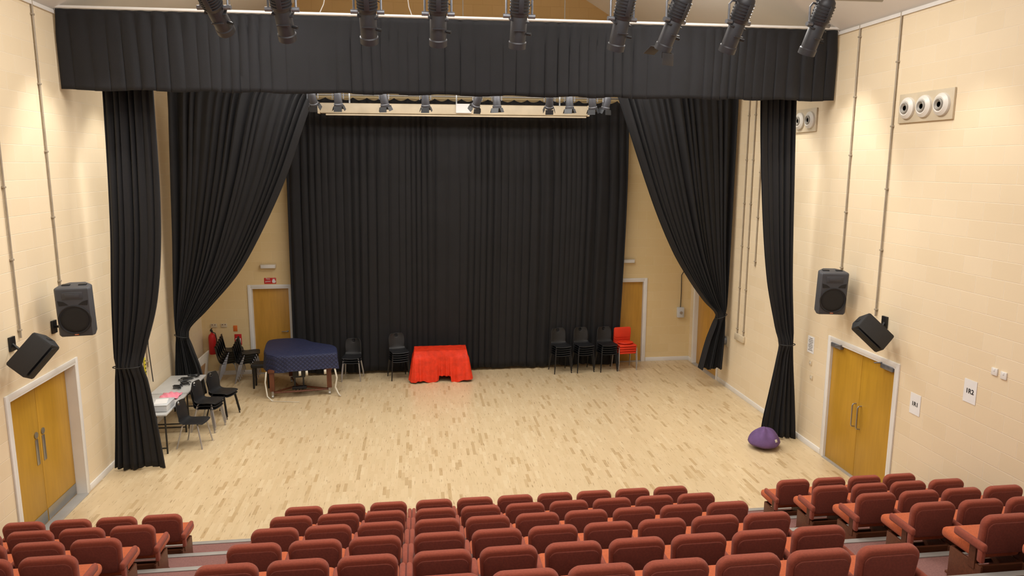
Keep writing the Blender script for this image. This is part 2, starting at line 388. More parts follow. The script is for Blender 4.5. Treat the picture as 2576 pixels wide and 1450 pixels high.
# ------------------------------------------------------------ projection screen
r=root('projection_screen','long white roll-up projection screen case, screen retracted','projection screen',(0.9,16.45,5.98))
obj('screen_case',[bx((0,0,.15),(5.86,.14,.22),.03),bx((-2.95,0,.15),(.05,.16,.24),.01),bx((2.95,0,.15),(.05,.16,.24),.01)],M_cream,r)
obj('bottom_bar',bx((0.05,-.02,.015),(5.72,.04,.035),.012),M_cream,r)
obj('control_box',bx((.15,-.09,.17),(.34,.05,.2),.01),M_paper,r,label='white control box')
for x in (-2.3,0,2.3): obj('hanging_bracket',bx((x,0,.40),(.03,.02,.32)),M_steel,r)

# ------------------------------------------------------------ stage lanterns
def lantern(kind,label,loc,rz,tilt,group):
    r=root('stage_lantern',label,'stage light',loc,(0,0,rz),group)
    if kind=='profile':
        b=obj('lamp_body',[lathe([(0,.27),(.06,.27),(.085,.24),(.092,.2),(.092,.02),(.08,0)],seg=20),
            *[lathe([(.094,z-.005),(.101,z-.004),(.101,z+.004),(.094,z+.005)],seg=20) for z in (.05,.08,.11,.14,.17,.2)],
            bx((0,.09,.12),(.08,.04,.2),.008),bx((0,-.09,.13),(.05,.03,.16),.006)],M_lamp,r,(0,0,-.27),(tilt,0,0))
        obj('lens_tube',[lathe([(.07,.02),(.082,0),(.082,-.24),(.09,-.25),(.09,-.31),(.076,-.31),(.07,-.29)],seg=20),
            bx((0,-.085,-.12),(.12,.012,.012),.002),bx((.085,0,-.05),(.03,.10,.012),.002),bx((-.085,0,-.03),(.03,.10,.012),.002)],M_lamp,b)
        obj('lens',cyl((0,0,-.285),(0,0,-.295),.07,seg=20),M_glass,b)
        obj('knob',cyl((.08,-.03,-.16),(.125,-.05,-.16),.014),M_plas,b)
        obj('yoke',[tube([(.13,0,-.27),(.13,0,-.1),(.09,0,-.06),(-.09,0,-.06),(-.13,0,-.1),(-.13,0,-.27)],.011),cyl((.09,0,-.27),(.16,0,-.27),.022),cyl((-.09,0,-.27),(-.16,0,-.27),.022)],M_lampm,r,label='grey steel yoke')
        obj('hook_clamp',[bx((0,0,-.035),(.045,.05,.05),.006),tube([(0,.03*math.cos(a),.03*math.sin(a)+.0) for a in [math.radians(t) for t in range(-80,200,25)]],.010),cyl((-.05,0,-.03),(.05,0,-.03),.008)],M_lampm,r)
        obj('power_cable',tube([(0,.08,-.1),(.12,.10,-.16),(.18,.08,-.05),(.14,.06,.02),(.05,.03,.03)],.006),M_plas,r)
    else:
        b=obj('lamp_body',[lathe([(0,.12),(.05,.12),(.07,.09),(.075,-.08),(.085,-.09),(.085,-.13),(.07,-.13)],seg=16),bx((0,.07,0),(.08,.03,.12),.006)],M_lamp,r,(0,0,-.2),(tilt,0,0))
        obj('lens',cyl((0,0,-.10),(0,0,-.115),.072,seg=16),M_glass,b)
        obj('barn_door',[bx((0,.10,-.17),(.15,.006,.09),rot=(.35,0,0)),bx((0,-.10,-.17),(.15,.006,.09),rot=(-.35,0,0)),bx((.10,0,-.17),(.006,.13,.08),rot=(0,-.35,0)),bx((-.10,0,-.17),(.006,.13,.08),rot=(0,.35,0))],M_plas,b)
        obj('yoke',[tube([(.10,0,-.2),(.10,0,-.06),(-.10,0,-.06),(-.10,0,-.2)],.009),bx((0,0,-.02),(.04,.045,.08),.006)],M_lampm,r)
    return r
tag(obj('lighting_bar',[cyl((-2.6,7.5,6.66),(4.9,7.5,6.66),.024)],M_steel),'steel lighting bar carrying the large stage lanterns','lighting bar')
fx=[(-1.86,1.0,-.15),(-1.24,.68,-.05),(-.44,.6,0),(.24,.5,0),(1.04,.42,.02),(2.09,.45,.2),(2.64,.5,.55),(3.32,.5,.35),(4.20,.45,.32)]
for i,(x,t,rz) in enumerate(fx):
    L_=lantern('profile','dark grey profile stage lantern hanging from front bar' if i!=6 else 'dark grey stage lantern angled sideways with barn door',(x,7.5,6.66),rz,t,'large lanterns on the front bar')
    if i==6:
        bd=[c for c in L_.children if c.name.startswith('lamp_body')][0]
        for nm,p,rt in (('a',(0,.12,-.36),(.5,0,0)),('b',(0,-.12,-.36),(-.5,0,0)),('c',(.12,0,-.36),(0,-.5,0))):
            obj('barn_door',bx(p,(.17,.006,.12) if nm!='c' else (.006,.17,.12),.001,rot=rt),M_lamp,bd)
tag(obj('lighting_bar',[cyl((XL,14,6.32),(XR,14,6.32),.024)],M_steel),'steel lighting bar above the stage','lighting bar')
for i,u in enumerate((787,848,960,1062,1193,1242,1378,1430,1490,1528)):
    x=(-2.13+(u-800)*.009)*.8235
    lantern('fresnel','small black stage lantern with barn doors above stage',(x,14,6.32),random.uniform(-.6,.6),random.choice((.3,.6,-.4,.1)),'small lanterns above the stage')
def ceilz(x): return EAVE+(min(x-XL,XR-x))*SL
g='suspension rods above the stage'
for x,y in ((-3.2,14),(-1,14),(.9,14),(2.8,14),(5,14),(-2.4,7.5),(-.1,7.5),(1.7,7.5),(3.7,7.5)):
    zb=6.34 if y==14 else 6.68
    tag(obj('suspension_rod',[cyl((x,y,zb),(x,y,ceilz(x)),.008,seg=6)],M_steel),'thin steel rod suspending a lighting bar','suspension rod',g)
for i,(x0,x1) in enumerate(((-1.9,-1.1),(0.2,-.35),(3.4,4.1))):
    tag(obj('stay_wire',tube([(x0,13.2,6.8),((x0+x1)/2,13.2,7.6),(x1,13.2,ceilz(x1)-.02)],.008,seg=5),M_white),'thin white diagonal stay wire under roof','wire','roof stay wires')
tag(obj('roof_tie_bar',[cyl((XL,13.2,6.8),(XR,13.2,6.8),.016)],M_white),'white steel roof tie bar above the stage','tie bar')

# ------------------------------------------------------------ seating platform
DA,DD,RISE,ZP=8.36,.836,.2996,.14
FR=9.12
pl=root('seating_platform','stepped retractable seating platform with dusky red carpet','seating platform',(XC,0,0))
NT=9
for k in range(NT):
    z=ZP+RISE*k;y1=FR-DD*k;y0=y1-DD if k<NT-1 else y1-1.6
    obj('platform_tier',bx((0,(y0+y1)/2,z/2),(XR-XL-.02,y1-y0,z)),M_carp,pl)
    obj('step_nosing',[bx((0,y1-.03,z+.004),(XR-XL-.04,.07,.012),.002),bx((0,y1+.004,z-.02),(XR-XL-.04,.01,.05),.002)],M_nose,pl)

SH=.884-ZP
def seatproto():
    r=root('theatre_seat','terracotta upholstered tip-up theatre seat','theatre seat',(0,0,0),group='theatre seats in tiered rows')
    b=obj('backrest',prism(rrect(.445,-.36,0,.085,.05,taper=.012),-.07,0,.024,M=XZ,seg=3),M_seat,r,(0,.005,SH),(math.radians(7),0,0))
    obj('back_panel',prism(rrect(.39,-.34,-.045,.06,.04,taper=.012),0,.014,.008,M=XZ),M_seatb,b)
    obj('seat_cushion',bx((0,.30,.375),(.43,.42,.10),.04,seg=3),M_cush,r)
    obj('base_frame',[bx((-.2,.2,.15),(.025,.36,.30),.004),bx((.2,.2,.15),(.025,.36,.30),.004),bx((0,.05,.27),(.4,.025,.06)),bx((0,.37,.27),(.4,.025,.06)),
        bx((0,.05,.14),(.4,.02,.04)),bx((0,.37,.14),(.4,.02,.04)),bx((0,.21,.04),(.42,.4,.02)),bx((-.21,.12,.36),(.02,.07,.22)),bx((.21,.12,.36),(.02,.07,.22))],M_ply,r)
    def arm(s):
        a=obj('armrest',[bx((s*.25,.12,.505),(.05,.35,.075),.024,seg=3),bx((s*.25,-.01,.44),(.042,.06,.15),.018)],M_seat,r);return a
    arm(1)
    al=arm(-1);al['tagskip']='L'
    return r
sp=seatproto()
def placeseat(x,y,z,first):
    k=dup(sp,(x,y,z),skip=() if first else ('L',))
    for c in k.children:
        if 'tagskip' in c: del c['tagskip']
for k in range(6):
    y=DA-DD*k;z=ZP+RISE*k
    for i in range(10):
        placeseat(-1.415+.501*i+(.05 if i>=3 else 0),y,z,i in (0,3))
    for i in range(4):
        if k<=4: placeseat(-3.03-.501*i,y,z,i==3)
        placeseat(6.31-.501*i,y,z,i==3)
for c in list(sp.children_recursive)+[sp]: bpy.data.objects.remove(c)

# ------------------------------------------------------------ stacking chairs
def chair(name,label,loc,rz,mshell,mleg,group,style='shell'):
    r=root(name,label,'chair',loc,(0,0,rz),group)
    if style=='shell':
        prof=[(-.225,.425,.19),(-.205,.445,.205),(-.1,.45,.21),(.05,.435,.21),(.14,.44,.20),(.18,.475,.185),(.20,.54,.18),(.222,.65,.19),(.24,.74,.185),(.25,.80,.15),(.25,.815,.12)]
        P=[]
        for j,(y,z,w) in enumerate(prof):
            t=j/(len(prof)-1);row=[]
            for i in range(11):
                s=i/5-1
                row.append((s*w,y-(.035*s*s if j>5 else 0),z+(.018*s*s if j<=5 else 0)))
            P.append(row)
        g=gridm(P)
        cut=[f for f in g.faces if abs(f.calc_center_median().x)<.05 and .745<f.calc_center_median().z<.80]
        bmesh.ops.delete(g,geom=cut,context='FACES')
        o=obj('seat_shell',g,mshell,r,ang=60);md=o.modifiers.new('t','SOLIDIFY');md.thickness=.012;md.offset=-1
        md=o.modifiers.new('s','SUBSURF');md.levels=1;md.render_levels=1
        for sx in (-1,1):
            for a,b in ((-.14,-.22),(.12,.23)):
                obj('leg',tube([(sx*.10,a*.8,.425),(sx*.165,a,.415),(sx*.178,a*1.1,.38),(sx*.215,b,.0)],.0125),mleg,r)
    else:
        obj('seat_pad',bx((0,-.01,.44),(.44,.42,.05),.022,seg=3),mshell,r)
        obj('backrest',prism(rrect(.44,.56,.82,.05,.07),-.03,.02,.015,M=Matrix.Translation((0,.21,0))@XZ),mshell,r,)
        obj('back_support',[tube([(sx*.12,.12,.42),(sx*.12,.2,.42),(sx*.12,.235,.48),(sx*.12,.235,.7)],.01) for sx in (-1,1)],mleg,r)
        for sx in (-1,1):
            for b in (-.21,.22):
                obj('leg',tube([(sx*.20,b*.7,.41),(sx*.225,b*.9,.38),(sx*.235,b*1.05,0)],.0125),mleg,r)
    return r
def stack(n,x,y,rz,lbl,name,msh,ml,group,style='shell',dz=.055,dy=-.012):
    base=chair(name,lbl,(x,y,0),rz,msh,ml,group,style)
    d=Vector((0,dy,0));d.rotate(Euler((0,0,rz)))
    for i in range(1,n): dup(base,(x+d.x*i,y+d.y*i,dz*i))
    return base
stack(3,-1.56,16.72,-.1,'black plastic stacking chair with silver legs','stacking_chair',M_plas,M_chrome,'silver-legged chair stack by backdrop')
stack(5,-.50,16.70,.25,'black plastic stacking chair beside red-draped table','stacking_chair',M_plas,M_tubeb,'black chair stack by draped table')
for x,y,rz in ((3.36,16.78,.15),(3.92,16.8,.15),(4.5,16.8,.12)):
    stack(5,x,y,rz,'black plastic stacking chair against the backdrop curtain','stacking_chair',M_plas,M_tubeb,'black chair stacks by backdrop')
stack(4,4.98,16.86,.1,'orange-red padded chair with silver legs','padded_stacking_chair',M_redf,M_chrome,'red chair stack by backdrop','pad',dz=.06)
rc=tag(obj('folded_cloth',sph((0,0,0),(.2,.16,.035),seg=20),M_redc,loc=(4.97,16.78,.68)),'crumpled orange-red cloth on the red chairs','cloth')
stack(6,-4.40,16.95,R90+.3,'black plastic stacking chair with silver legs near extinguisher','stacking_chair',M_plas,M_chrome,'chair stack in the rear corner',dy=-.03)
stack(5,-4.0,16.9,R90+.2,'black plastic stacking chair with silver legs beside piano','stacking_chair',M_plas,M_chrome,'chair stack near piano',dy=-.03)
stack(1,-4.0,12.95,R90-.15,'black plastic chair with silver legs before grey table','stacking_chair',M_plas,M_chrome,'chairs along the grey tables')
stack(3,-3.98,13.75,R90-.2,'black plastic chair with silver legs stacked by table','stacking_chair',M_plas,M_chrome,'chairs along the grey tables')
stack(2,-3.9,14.5,R90-.35,'black plastic chair with black legs by table end','stacking_chair',M_plas,M_tubeb,'chairs along the grey tables')

# ------------------------------------------------------------ draped table
r=root('draped_table','low table covered by orange-red satin cloth','table',(.47,16.5,0))
obj('table_top',bx((0,0,.70),(1.16,.44,.03),.005),M_table,r)
for sx in (-.53,.53):
    for sy in (-.18,.18): obj('leg',cyl((sx,sy,0),(sx,sy,.69),.014),M_tubeb,r)
W,Dp=.60,.235
def perim(t):
    L=2*(2*W+2*Dp);s=t*L
    for (x0,y0,x1,y1) in ((-W,-Dp,W,-Dp),(W,-Dp,W,Dp),(W,Dp,-W,Dp),(-W,Dp,-W,-Dp)):
        l=math.hypot(x1-x0,y1-y0)
        if s<=l: return x0+(x1-x0)*s/l,y0+(y1-y0)*s/l
        s-=l
    return -W,-Dp
P=[];NN=220;rows=22
for j in range(rows+1):
    v=j/rows;row=[]
    for i in range(NN):
        t=i/NN;x,y=perim(t);ang=math.atan2(y/Dp,x/W);c4=abs(math.sin(2*ang))**3
        rx,ry=x/W,y/Dp
        hem=.03+.03*math.sin(t*40)
        if y<-Dp*.99 and -.05<x<.22: hem=.14
        out=(.02+.10*c4*v+.025*v*math.sin(t*150+2*math.sin(t*30))+.012*v*math.sin(t*60))*min(1,v*4)
        n=Vector((rx if abs(rx)>.99 else 0,ry if abs(ry)>.99 else 0,0))
        if n.length: n.normalize()
        z=.735-(.735-hem)*v
        if j==0: z=.738
        row.append((x+n.x*out,y+n.y*out,z))
    row.append(row[0]);P.append(row)
g=gridm(P)
tp=gridm([[(-W+2*W*i/30,-Dp+2*Dp*j/10,.738+.004*math.sin(i*1.1+j)) for i in range(31)] for j in range(11)])
o=obj('tablecloth',[g,tp],M_redc,r,ang=60,label='orange-red satin tablecloth falling to floor')

# ------------------------------------------------------------ piano
r=root('grand_piano','grand piano under navy quilted cover on wheeled dolly','piano',(-2.52,15.42,0),(0,0,.13))
out=[(-.76,0),(.76,0),(.78,.1),(.77,.42),(.68,.62),(.45,.82),(.22,1.05),(.1,1.3),(-.08,1.47),(-.35,1.54),(-.62,1.5),(-.76,1.38)]
def smooth_outline(o,it=2):
    for _ in range(it):
        n=[]
        for i in range(len(o)):
            a,b=o[i],o[(i+1)%len(o)]
            n.append((a[0]*.8+b[0]*.2,a[1]*.8+b[1]*.2));n.append((a[0]*.2+b[0]*.8,a[1]*.2+b[1]*.8))
        o=n
    return o
so=smooth_outline(out)
cxp,cyp=-.05,.65
def dens(o,k=4):
    n=[]
    for i in range(len(o)):
        a,b=o[i],o[(i+1)%len(o)]
        for t in range(k): n.append((a[0]+(b[0]-a[0])*t/k,a[1]+(b[1]-a[1])*t/k))
    return n
sd=dens(so)
P=[]
for z,s in ((.60,1.02),(.66,1.01),(.75,1.005),(.85,1.0),(.93,1.0),(.972,.992),(.985,.97),(.99,.93),(.993,.8),(.995,.6),(.996,.3),(.997,.02)):
    row=[]
    for i,(x,y) in enumerate(sd+[sd[0]]):
        k=(i%len(sd))/4;wv=(.010*math.sin(k*1.7)+.008*math.sin(k*.6)) if z<.8 else 0
        yy=cyp+(y-cyp)*s
        drop=-.05*max(0,1-yy/.36)
        hem=.02*math.sin(k*.9) if z<=.61 else 0
        row.append((cxp+(x-cxp)*(s+wv),cyp+(y-cyp)*(s+wv),z+drop*min(1,max(0,(z-.6))*2.6)+hem))
    P.append(row)
obj('quilted_cover',gridm(P),M_quilt,r,ang=60,label='navy blue quilted dust cover')
obj('piano_body',prism([(cxp+(x-cxp)*.95,cyp+(y-cyp)*.95) for x,y in so],.62,.86),M_wood,r)
for x,y in ((-.60,.14),(.58,.14),(-.25,1.25)):
    obj('leg',[prism([(-.05,-.05),(.05,-.05),(.05,.05),(-.05,.05)],.16,.64,.008,M=Matrix.Translation((x,y,0))),bx((x,y,.60),(.15,.15,.06),.008)],M_wood,r)
    obj('caster',[cyl((x-.02,y,.035),(x+.02,y,.035),.035),bx((x,y,.10),(.05,.05,.12),.005)],M_steel,r)
obj('pedal_lyre',[bx((-.05,.25,.5),(.26,.04,.22),.01),bx((-.14,.25,.35),(.035,.035,.34),.004),bx((.04,.25,.35),(.035,.035,.34),.004),bx((-.05,.24,.17),(.30,.10,.06),.01),
    *[bx((x,.16,.14),(.025,.12,.012),.004) for x in (-.12,-.05,.02)]],M_plas,r)
obj('dolly_frame',[tube([(-.60,.14,.12),(-.1,.55,.12),(.58,.14,.12)],.022),tube([(-.1,.55,.12),(-.25,1.25,.12)],.022),tube([(-.60,.14,.12),(-.0,.10,.13),(.58,.14,.12)],.02)],M_wood,r)
def ribbon(pts,w):
    return gridm([[(p[0]-w/2,p[1],p[2]),(p[0]+w/2,p[1],p[2]+.004)] for p in pts])
o=obj('strap',ribbon([(.70,.02,.62),(.74,-.01,.4),(.70,-.03,.2),(.76,-.05,.05),(.8,-.1,.01)],.035),M_beige,r);o.modifiers.new('t','SOLIDIFY').thickness=.004
o=obj('strap',[ribbon([(-.70,.02,.62),(-.73,-.01,.4),(-.70,-.03,.1),(-.6,-.1,.012),(-.2,-.25,.012),(-.05,-.3,.012)],.03)],M_beige,r);o.modifiers.new('t','SOLIDIFY').thickness=.004
for x in (-.02,.12,.5):
    o=obj('strap',ribbon([(x,-.015,.6),(x,-.02,.5)],.05),M_beige,r);o.modifiers.new('t','SOLIDIFY').thickness=.004
r=root('piano_stool','black padded piano stool beside the piano','stool',(-3.52,16.35,0))
obj('seat_pad',bx((0,0,.52),(.4,.34,.09),.03,seg=3),M_plas,r)
for sx in (-.16,.16):
    for sy in (-.12,.12): obj('leg',cyl((sx,sy,0),(sx*.95,sy*.95,.48),.02,.024),M_tubeb,r)

# ------------------------------------------------------------ grey tables with clutter
def gtable(x,y,l):
    r=root('folding_table','grey laminate folding table against the side wall','table',(x,y,0),group='grey tables along wall')
    obj('table_top',bx((0,0,.715),(.68,l,.028),.006),M_table,r)
    for sx in (-.29,.29):
        for sy in (-l/2+.08,l/2-.08): obj('leg',tube([(sx,sy,0),(sx,sy,.70)],.015),M_tubeb,r)
    for sy in (-l/2+.08,l/2-.08): obj('crossbar',cyl((-.29,sy,.1),(.29,sy,.1),.012),M_tubeb,r)
gtable(-4.64,13.1,1.2);gtable(-4.64,14.33,1.2)
ps=[]
for j in range(13):
    row=[]
    for i in range(17):
        u=i/8-1;v=j/6-1
        row.append((u*.17,v*.18,.04*abs(math.sin(u*5+v*3))*(1-abs(u)*.4)+.045*(1-u*u)*(1-v*v)+.004))
    ps.append(row)
o=tag(obj('pink_sheet',gridm(ps),M_pink,loc=(-4.55,13.5,.73),ang=80),'crumpled pink plastic sheet lying on grey table','sheet');o.modifiers.new('t','SOLIDIFY').thickness=.003
r=root('plastic_box','clear plastic storage box of papers on grey table','box',(-4.5,12.85,.73))
obj('box_body',[bx((0,0,.015),(.34,.42,.02),.006),bx((-.165,0,.06),(.012,.42,.1),.004),bx((.165,0,.06),(.012,.42,.1),.004),bx((0,-.205,.06),(.34,.012,.1),.004),bx((0,.205,.06),(.34,.012,.1),.004)],M_clear,r)
obj('lid',bx((0,0,.118),(.36,.44,.014),.005),M_clear,r)
obj('paper',bx((.02,0,.128),(.2,.28,.004),rot=(0,0,.2)),M_paper,r)
for n in range(4):
    rn=random.Random(n);p=[]
    cx,cy=-4.6+.1*(n%2),14.0+.25*n
    for k in range(26): p.append((cx+rn.uniform(-.16,.16),cy+rn.uniform(-.13,.13),.745+rn.uniform(0,.035)))
    q=[]
    for i in range(len(p)-1):
        for t in (0,.33,.66): q.append(tuple(p[i][k]*(1-t)+p[i+1][k]*t for k in range(3)))
    for _ in range(3): q=[q[0]]+[tuple((q[i-1][k]+q[i][k]+q[i+1][k])/3 for k in range(3)) for i in range(1,len(q)-1)]+[q[-1]]
    tag(obj('coiled_cable',tube(q,.009,seg=6),M_plas),'tangled black cable lying on grey table','cable','cables on the table')

# ------------------------------------------------------------ beanbag
bm=bmesh.new();bmesh.ops.create_uvsphere(bm,u_segments=48,v_segments=28,radius=1)
for v in bm.verts:
    x,y,z=v.co;a=math.atan2(y,x);top=max(0,z);h=max(math.hypot(x,y),1e-3)
    fold=.05*math.cos(5*a+.5)*top*h*2
    rr=1+.04*math.sin(3*a+1)+.02*math.sin(7*a)
    zz=.11+z*.24 if z>0 else .11*(1+z)**.6
    zz+=fold*.4+(.03*math.exp(-((x+.15)**2+y*y)/.12) if z>0 else 0)
    k=1.0-.10*top
    if z<0: k*=min(1.12,h**-.25)
    v.co=(x*.29*rr*k,y*.26*rr*k,max(0,zz))
bb=tag(obj('beanbag',bm,M_purple,loc=(6.03,11.60,0),rot=(0,0,.4),ang=80),'small purple fabric beanbag slumped beside black curtain','beanbag')
obj('label_tag',bx((.0,-.25,.20),(.05,.006,.05),.002,rot=(-.4,0,0)),M_beige,bb)

# ------------------------------------------------------------ loudspeakers
def pa(label,loc,rz,tilt,wallx):
    r=root('loudspeaker',label,'loudspeaker',loc,(0,0,rz),group='wall loudspeakers')
    w,h=.44,.68
    out=[(-w/2+.03,-.17),(w/2-.03,-.17),(w/2,-.12),(w/2-.02,.05),(w/2-.12,.19),(-w/2+.12,.19),(-w/2+.02,.05),(-w/2,-.12)]
    b=obj('cabinet',prism(out,-h/2,h/2,.03,seg=3),M_spk,r,(0,0,0),(tilt,0,0))
    obj('woofer_grille',[lathe([(.0,.0),(.13,.004),(.175,0),(.19,-.008),(.195,-.02)],(0,-.172,-.10),seg=32,rot=(R90,0,0))],M_grl,b)
    obj('woofer_rim',tube([(.193*math.cos(a),-.178,-.10+.193*math.sin(a)) for a in [k*2*math.pi/36 for k in range(36)]],.008,closed=True),M_plas,b)
    obj('horn',[bx((0,-.168,.235),(.25,.02,.10),.009),bx((0,-.182,.235),(.17,.006,.05),.002)],M_spk,b)
    for s in (-1,1):
        obj('bass_port',prism([(s*.06,.11),(s*.17,.10),(s*.18,.17),(s*.11,.15)],-.002,.006,M=Matrix.Translation((0,-.17,0))@XZ),M_grl,b)
        obj('carry_handle',bx((s*.1,0,.345),(.1,.06,.02),.008),M_plas,b)
    obj('badge',bx((0.0,-.176,-.30),(.05,.006,.03),.002),M_orb,b)
    textobj('badge_lettering','JBL',.022,M_paper,b,(0,-.181,-.30),(R90,0,0))
    return r
def bracket(par_name,label,p,q):
    tag(obj(par_name,[tube([p,((p[0]+q[0])/2,(p[1]+q[1])/2,p[2]-.03),q],.018),bx((q[0],q[1],q[2]),(.03,.12,.18),.004)],M_tubeb),label,'bracket')
pa('charcoal loudspeaker on wall bracket above wedge monitor',(-4.62,10.42,2.98),.17,.10,XL)
bracket('speaker_bracket','black steel wall bracket holding loudspeaker',(-4.70,10.50,2.75),(-5.035,10.62,2.70))
pa('charcoal loudspeaker on bracket above golden double doors',(6.50,10.68,2.96),-.25,.10,XR)
bracket('speaker_bracket','black steel wall bracket holding loudspeaker',(6.60,10.76,2.75),(6.835,10.85,2.70))
def wedge(label,loc,rot):
    r=root('stage_monitor',label,'loudspeaker',loc,rot,group='wall wedge monitors')
    out=[(-.15,-.13),(.13,-.14),(.16,.02),(.02,.15),(-.13,.11)]
    Mx=Matrix.Rotation(R90,4,'Y')
    b=obj('cabinet',prism(out,-.25,.25,.03,M=Mx),M_wdg,r)
    obj('grille',bx((0,-.07,-.152),(.43,.15,.012),.004,rot=(0.15,0,0)),M_grl,b)
    for s in (-1,1): obj('end_handle',bx((s*.253,0,0),(.01,.10,.04),.004),M_plas,b)
    return r
wedge('black wedge monitor mounted high beside golden doors',(-4.70,9.38,2.60),(-.5,-.85,.40))
bracket('speaker_bracket','black steel bracket holding wedge monitor',(-4.78,9.45,2.66),(-5.035,9.55,2.72))
wedge('black wedge monitor mounted high above paper signs',(6.50,9.56,2.54),(-.5,.75,-.40))
bracket('speaker_bracket','black steel bracket holding wedge monitor',(6.62,9.62,2.57),(6.835,9.75,2.65))

# ------------------------------------------------------------ conduits and wall fittings
def conduit(x,y,z0,z1,sgn,label):
    r=root('cable_conduit',label,'conduit',(x,y,0),group='wall conduits')
    obj('pipe',cyl((sgn*.022,0,z0),(sgn*.022,0,z1),.013),M_cond,r)
    n=int((z1-z0)/.9)+1
    for k in range(n): obj('saddle_clip',bx((sgn*.018,0,z0+.1+k*.9),(.04,.05,.025),.004),M_cond,r)
    return r
conduit(XL,10.9,3.2,EAVE,1,'grey cable conduit running down to loudspeaker')
conduit(XL,9.75,2.75,EAVE,1,'grey cable conduit running down to wedge monitor')
conduit(XR,10.95,3.2,EAVE,-1,'grey cable conduit running down to loudspeaker')
conduit(XR,9.97,2.7,EAVE,-1,'grey cable conduit running down to wedge monitor')
conduit(XR,14.35,1.35,EAVE,-1,'grey conduit on stage wall behind curtains')
conduit(XR,14.65,1.35,EAVE,-1,'grey conduit on stage wall behind curtains')
conduit(XR,14.0,2.9,EAVE,-1,'grey conduit on stage wall behind curtains')
conduit(XL,13.9,1.2,EAVE,1,'grey conduit on stage wall above tables')
def jbox(name,label,cat,loc,size,m,extra=None,group=None):
    o=tag(obj(name,bx((0,0,0),size,.006),m,loc=loc),label,cat,group);return o
o=jbox('socket_box','white socket box at conduit end','socket box',(XR-.03,14.5,1.28),(.05,.42,.14),M_cream)
def vent(y,z,n,label):
    r=root('air_vent',label,'air vent',(XR,y,z),group='wall air vents')
    L=.38*n-.06
    obj('vent_panel',bx((-.015,0,0),(.03,L,.40),.006),M_cream,r)
    for k in range(n):
        yy=(k-(n-1)/2)*.34
        nz=obj('vent_nozzle',lathe([(.06,-.01),(.065,.05),(.10,.06),(.145,.03),(.150,.0)],(-.03,yy,0),seg=28,rot=(0,-R90,0)),M_vent,r,label='round white ball-shaped nozzle')
        obj('vent_throat',[lathe([(.0,.0),(.035,.0),(.062,.02),(.075,.015),(.078,0)],(-.085,yy,0),seg=24,rot=(0,-R90,0))],M_ventg,nz)
vent(9.3,5.73,3,'white wall panel with three round air nozzles')
vent(12.38,5.72,2,'cream wall panel with round air nozzles behind curtain')
def paper(label,y,z,txt,w=.21,h=.297,sx=XR):
    r=root('paper_sign',label,'sign',(sx-.004,y,z),(0,0,0))
    obj('sheet',bx((0,0,0),(.004,w,h)),M_paper,r)
    return r
r=paper('white paper sign reading 1R1',8.95,1.65,'');textobj('lettering','1R1',.085,M_ink,r,(-.004,0,0),(R90,0,-R90),bold=.0015)
r=paper('white paper sign reading 1R2',7.99,2.14,'');textobj('lettering','1R2',.085,M_ink,r,(-.004,0,0),(R90,0,-R90),bold=.0015)
r=paper('white printed notice beside double doors',11.72,1.82,'')
obj('printed_lines',[bx((-.003,0,.11-k*.03),(.002,.14 if k%3 else .1,.008)) for k in range(8)],M_ink,r)
for y,z in ((7.64,2.5),(7.5,2.49)):
    r=root('wall_socket','white double wall socket plate','socket',(XR-.008,y,z))
    obj('plate',bx((0,0,0),(.016,.09,.09),.004),M_white,r);obj('switch',bx((-.01,.0,.02),(.006,.02,.03),.001),M_paper,r)
for y,z in ((12.9,.95),(11.62,1.25),(11.68,1.5)):
    r=root('wall_socket','small cream wall switch plate','socket',(XR-.008,y,z))
    obj('plate',bx((0,0,0),(.016,.08,.08),.004),M_cream,r);obj('switch',bx((-.01,.0,.0),(.006,.02,.03),.001),M_white,r)
r=root('isolator_box','grey isolator box with cable on rear wall','electrical box',(6.57,YB,1.26))
obj('box_body',bx((0,-.05,0),(.17,.1,.26),.012),M_clear,r);obj('rotary_switch',cyl((0,-.10,0),(0,-.13,0),.035),M_cond,r)
obj('cable',tube([(0,-.04,.13),(.01,-.03,.5),(0,-.03,.95),(.05,-.05,1.05)],.010),M_plas,r)
r=root('hand_dryer_unit','grey round wall unit on stage side wall','wall unit',(XR,15.25,1.04))
obj('housing',lathe([(.0,.14),(.06,.14),(.09,.11),(.10,0)],(0,0,0),seg=24,rot=(0,-R90,0)),M_lampm,r);obj('mounting_plate',bx((-.008,0,0),(.016,.26,.24),.004),M_cream,r)
for x in (-3.47,5.16):
    r=root('emergency_light','cream emergency bulkhead light above stage door','emergency light',(x,YB,2.59))
    obj('housing',bx((0,-.04,0),(.36,.08,.10),.015),M_cream,r);obj('diffuser',bx((0,-.085,-.005),(.32,.015,.075),.006),M_white,r)
r=root('fire_point_sign','red Fire point sign above stage door','sign',(-3.45,YB,2.24))
obj('sign_plate',bx((0,-.004,0),(.27,.006,.14),.001),M_red,r)
textobj('lettering','Fire\npoint',.058,M_paper,r,(-.05,-.009,0.018),(R90,0,0))
obj('flame_symbol',prism([(-.03,-.05),(.03,-.05),(.045,-.01),(.02,.02),(.025,.055),(0,.03),(-.012,.06),(-.03,.02),(-.045,-.01)],.007,.010,M=Matrix.Translation((.085,0,0))@XZ),M_paper,r)
for x in (-4.78,-4.55):
    r=root('wall_socket','cream double socket on rear wall','socket',(x,YB-.01,1.20))
    obj('plate',bx((0,0,0),(.14,.02,.09),.004),M_cream,r)
    for s in (-.03,.03): obj('switch',bx((s,-.012,.02),(.02,.006,.02),.001),M_ply,r)
